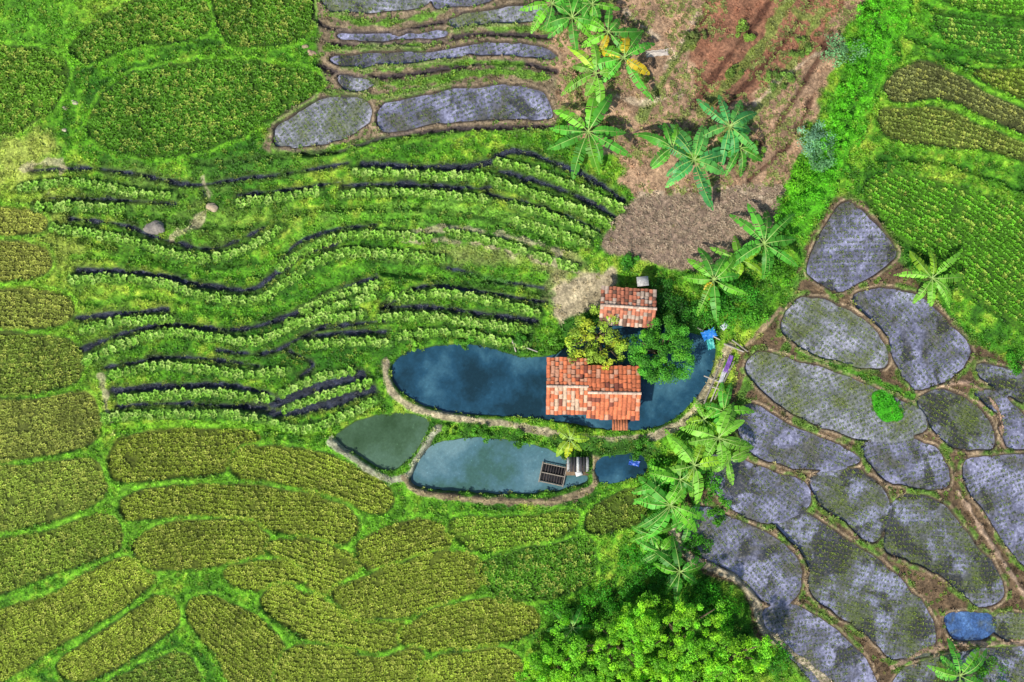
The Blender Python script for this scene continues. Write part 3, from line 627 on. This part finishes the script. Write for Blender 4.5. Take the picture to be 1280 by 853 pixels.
def cf_old(rg,u,v,s):
    b=A(212,130,95)*rg.uniform(.6,1.2); q=rg.random()
    if q<.3: b=A(218,190,165)*rg.uniform(.7,1.1)
    elif q<.42: b=A(125,90,70)
    return b
house=empty("tile_roof_house")
def Wp(px,py,z=0): return Wz(px,py,z)
for (x0,y0,x1,y1,ze,zr,cf,sd_) in [(683,448,735,518,1.6,2.35,cf_left,1),(734,458,800,524,1.75,2.6,cf_new,2)]:
    cx,cy=Wp((x0+x1)/2,(y0+y1)/2,2); w=(x1-x0)*S*.98; d=(y1-y0)*S*.98
    gable(house,cx,cy,w,d,ze,zr,math.radians(-1),int(w/.3),int(d/2/.28),cf,sd_)
    v,f=box((cx,cy,.75),(w-.7,d-.9,1.6)); V,F,c=joinp([(v,f,A(140,110,80))]); new_mesh_obj("walls",V,F,MWd,c,parent=house)
    parts=[]
    for sx in (-1,0,1):
        for sy in (-1,1):
            v,f=tube([(cx+sx*(w/2-.25),cy+sy*(d/2-.35),-1.2),(cx+sx*(w/2-.25),cy+sy*(d/2-.35),ze-.05)],[.07,.06],6); parts.append((v,f,A(110,85,60)))
    for sx in (-.25,.25):
        v,f=box((cx+sx*w,cy-(d-.9)/2-.02,.85),(.7,.06,.7)); parts.append((v,f,A(40,34,30)))
    V,F,c=joinp(parts); new_mesh_obj("posts_and_windows",V,F,MWd,c,parent=house)
cx,cy=Wp(775,531,1.2); parts=[]
for i in range(6):
    v,f=box((cx-.5+i*.2,cy,1.25),(.17,.85,.05)); parts.append((v,f,A(190,115,75)*rng.uniform(.7,1.1)))
v,f=box((cx,cy-.3,.3),(.9,.1,1.8)); parts.append((v,f,A(90,70,50)))
V,F,c=joinp(parts); new_mesh_obj("plank_awning",V,F,MWd,c,parent=house)
shed=empty("tile_roof_shed"); cx,cy=Wp(785,384,2); 
gable(shed,cx,cy,4.1,2.8,1.7,2.3,math.radians(-4),14,5,cf_old,5)
v,f=box((cx,cy,.9),(3.5,2.0,1.7),math.radians(-4)); V,F,c=joinp([(v,f,A(150,125,95))]); new_mesh_obj("walls",V,F,MWd,c,parent=shed)
parts=[]
cx,cy=Wp(803,352,1.5); v,f=box((cx,cy,1.4),(.75,.6,.5),.1); parts.append((v,f,A(190,185,180)))
v,f=box((cx,cy,1.69),(.85,.7,.06),.1); parts.append((v,f,A(180,178,172))); v,f=box((cx,cy,.6),(.5,.5,1.1),.1); parts.append((v,f,A(120,110,100)))
V,F,c=joinp(parts); new_mesh_obj("water_tank",V,F,MWd,c)
raft=empty("bamboo_fish_raft"); cx,cy=Wp(691,593,-.6); parts=[];rot=math.radians(-12)
def rl(x,y): return (cx+x*math.cos(rot)-y*math.sin(rot),cy+x*math.sin(rot)+y*math.cos(rot))
for i in range(9):
    x=-.8+i*.2; a=rl(x,-.65);b_=rl(x,.65); v,f=tube([(*a,-.62),(*b_,-.62)],[.045,.04],6); parts.append((v,f,A(70,62,58)*rng.uniform(.5,1.3)))
for y in (-.7,0,.7):
    a=rl(-.95,y);b_=rl(.95,y); v,f=tube([(*a,-.54),(*b_,-.54)],[.05,.05],6); parts.append((v,f,A(150,140,125)))
for x in (-.92,.92):
    a=rl(x,-.8);b_=rl(x,.8); v,f=tube([(*a,-.5),(*b_,-.5)],[.05,.05],6); parts.append((v,f,A(150,140,125)))
v,f=box((cx,cy,-.7),(1.7,1.3,.06),rot); parts.append((v,f,A(22,22,30)))
V,F,c=joinp(parts); new_mesh_obj("bamboo_poles",V,F,MWd,c,parent=raft)
hut=empty("floating_hut"); cx,cy=Wp(722,580,0); parts=[]
for i in range(7):
    v,f=box((cx-.72+i*.24,cy,.42+.02*(i%2)),(.2,1.1,.04),0.0); parts.append((v,f,(A(60,58,60) if i%3 else A(190,190,185))*rng.uniform(.6,1.2)))
for sx in (-.75,.75):
    for sy in (-.5,.5):
        v,f=tube([(cx+sx,cy+sy,-1.1),(cx+sx,cy+sy,.6)],[.05,.04],6); parts.append((v,f,A(120,100,75)))
v,f=box((cx,cy-.45,-.3),(1.7,.9,.08)); parts.append((v,f,A(120,98,72)))
v,f=box((cx+.1,cy-.75,-.2),(.5,.35,.14),.3); parts.append((v,f,A(230,230,225)))
V,F,c=joinp(parts); new_mesh_obj("roof_deck_posts",V,F,MWd,c,parent=hut)
MPl=mat_col("tarpaulin",.45,5,.25,.5)
def tarp(name,px,py,wp,hp,rot,col,z=.3,seed=0):
    x0,y0=Wp(px,py,z); n=12; V=[];F=[]
    for j in range(n+1):
        for i in range(n+1):
            u=(i/n-.5)*wp*S; v=(j/n-.5)*hp*S; zz=z+.22*float(fbm(np.array(i*9.+seed*50),np.array(j*9.),22,900,3))
            e_=1+.12*math.sin(i*1.7+seed)+.1*math.cos(j*2.1); V.append((x0+(u*math.cos(rot)-v*math.sin(rot))*e_,y0+(u*math.sin(rot)+v*math.cos(rot))*e_,zz))
    for j in range(n):
        for i in range(n): k=j*(n+1)+i; F.append((k,k+1,k+n+2,k+n+1))
    new_mesh_obj(name,np.array(V),np.array(F),MPl,np.tile(col,(len(V),1)),True)
tarp("blue_tarp",886,418,16,10,.4,A(40,130,215),.5,1); tarp("blue_tarp",793,579,14,6,-.2,A(40,90,190),-.4,3)
tarp("white_cloth",905,408,10,6,.8,A(205,210,215),.7,4); tarp("purple_cloth",910,455,6,20,-.35,A(125,85,165),.35,5); tarp("white_cloth",903,470,5,16,-.35,A(195,195,200),.3,6); tarp("green_cloth",888,430,8,12,.2,A(70,180,170),.3,7)
tarp("white_sack",822,67,26,7,0.1,A(200,188,175),.95,8)
parts=[]
for (a,b_,r) in [((880,505),(903,448),.06),((886,508),(910,450),.05),((893,500),(918,452),.06),((905,430),(930,440),.07),((872,410),(900,425),.06),((640,428),(672,440),.05),((645,440),(640,425),.05),((880,470),(900,478),.05),((884,482),(904,488),.05),((915,425),(935,440),.06)]:
    p=Wp(a[0],a[1],.3);q_=Wp(b_[0],b_[1],.3); v,f=tube([(*p,.28),((p[0]+q_[0])/2,(p[1]+q_[1])/2,.34),(*q_,.3)],[r,r,r*.8],6); parts.append((v,f,A(190,180,165)*rng.uniform(.5,1.1)))
V,F,c=joinp(parts); new_mesh_obj("bamboo_poles_footbridge",V,F,MWd,c)
MR_=mat_col("rock_stone",.9,5,.4,.8)
def rock(px,py,r,col,seed):
    rg=np.random.default_rng(seed); import bmesh
    bm=bmesh.new(); bmesh.ops.create_icosphere(bm,subdivisions=3,radius=1)
    ph=rg.random(6)*6
    for v in bm.verts:
        p=v.co; k=1+.22*math.sin(p.x*3+ph[0])*math.cos(p.y*2.5+ph[1])+.12*math.sin(p.z*6+ph[2]+p.x*5); v.co=p*k
        v.co.x*=r*1.3*S; v.co.y*=r*.85*S; v.co.z*=r*.6*S
    me=bpy.data.meshes.new("rock"); bm.to_mesh(me); bm.free()
    a=me.color_attributes.new("Col",'FLOAT_COLOR','POINT')
    for d_ in a.data: d_.color=(*[float(t_) for t_ in col],1)
    me.materials.append(MR_); ob=bpy.data.objects.new("rock",me); scene.collection.objects.link(ob)
    ob.location=((px-CX)*S,(CY-py)*S,float(zat(px,py))+.02); ob.rotation_euler=(0,0,rg.random()*.6-.6)
for i,(x,y,r,c) in enumerate([(196,286,10,A(140,132,122)),(267,260,6,A(185,165,135)),(98,131,3,A(190,185,150)),(86,138,2.5,A(190,180,150)),(85,165,2.5,A(190,180,150)),(392,70,4,A(175,150,120)),(384,62,3,A(170,150,120)),(507,486,4,A(170,160,140))]):
    rock(x,y,r,c,i)
w=bpy.data.worlds.new("World"); scene.world=w; w.use_nodes=True; nn=w.node_tree
sky=nn.nodes.new("ShaderNodeTexSky"); sky.sky_type='NISHITA'; sky.sun_disc=False
el=math.radians(50); azw=math.radians(222)
sx,sy,sz=math.cos(el)*math.sin(azw),math.cos(el)*math.cos(azw),math.sin(el)
sky.sun_elevation=el; sky.sun_rotation=azw; nn.links.new(sky.outputs[0],nn.nodes["Background"].inputs[0]); nn.nodes["Background"].inputs[1].default_value=.15
sl=bpy.data.lights.new("sun","SUN"); sl.energy=5.0; sl.angle=math.radians(1.5); sl.color=(1,.95,.86)
so=bpy.data.objects.new("sun",sl); scene.collection.objects.link(so); so.rotation_euler=Vector((sx,sy,sz)).to_track_quat('Z','Y').to_euler()
cam=bpy.data.cameras.new("camera"); cam.sensor_width=36; cam.lens=36*CH/(1280*S); cam.clip_end=3000; cam.clip_start=.5
co=bpy.data.objects.new("camera",cam); scene.collection.objects.link(co); co.location=(0,0,CH); scene.camera=co
scene.view_settings.view_transform='Standard'; scene.view_settings.look='None'; scene.view_settings.exposure=0
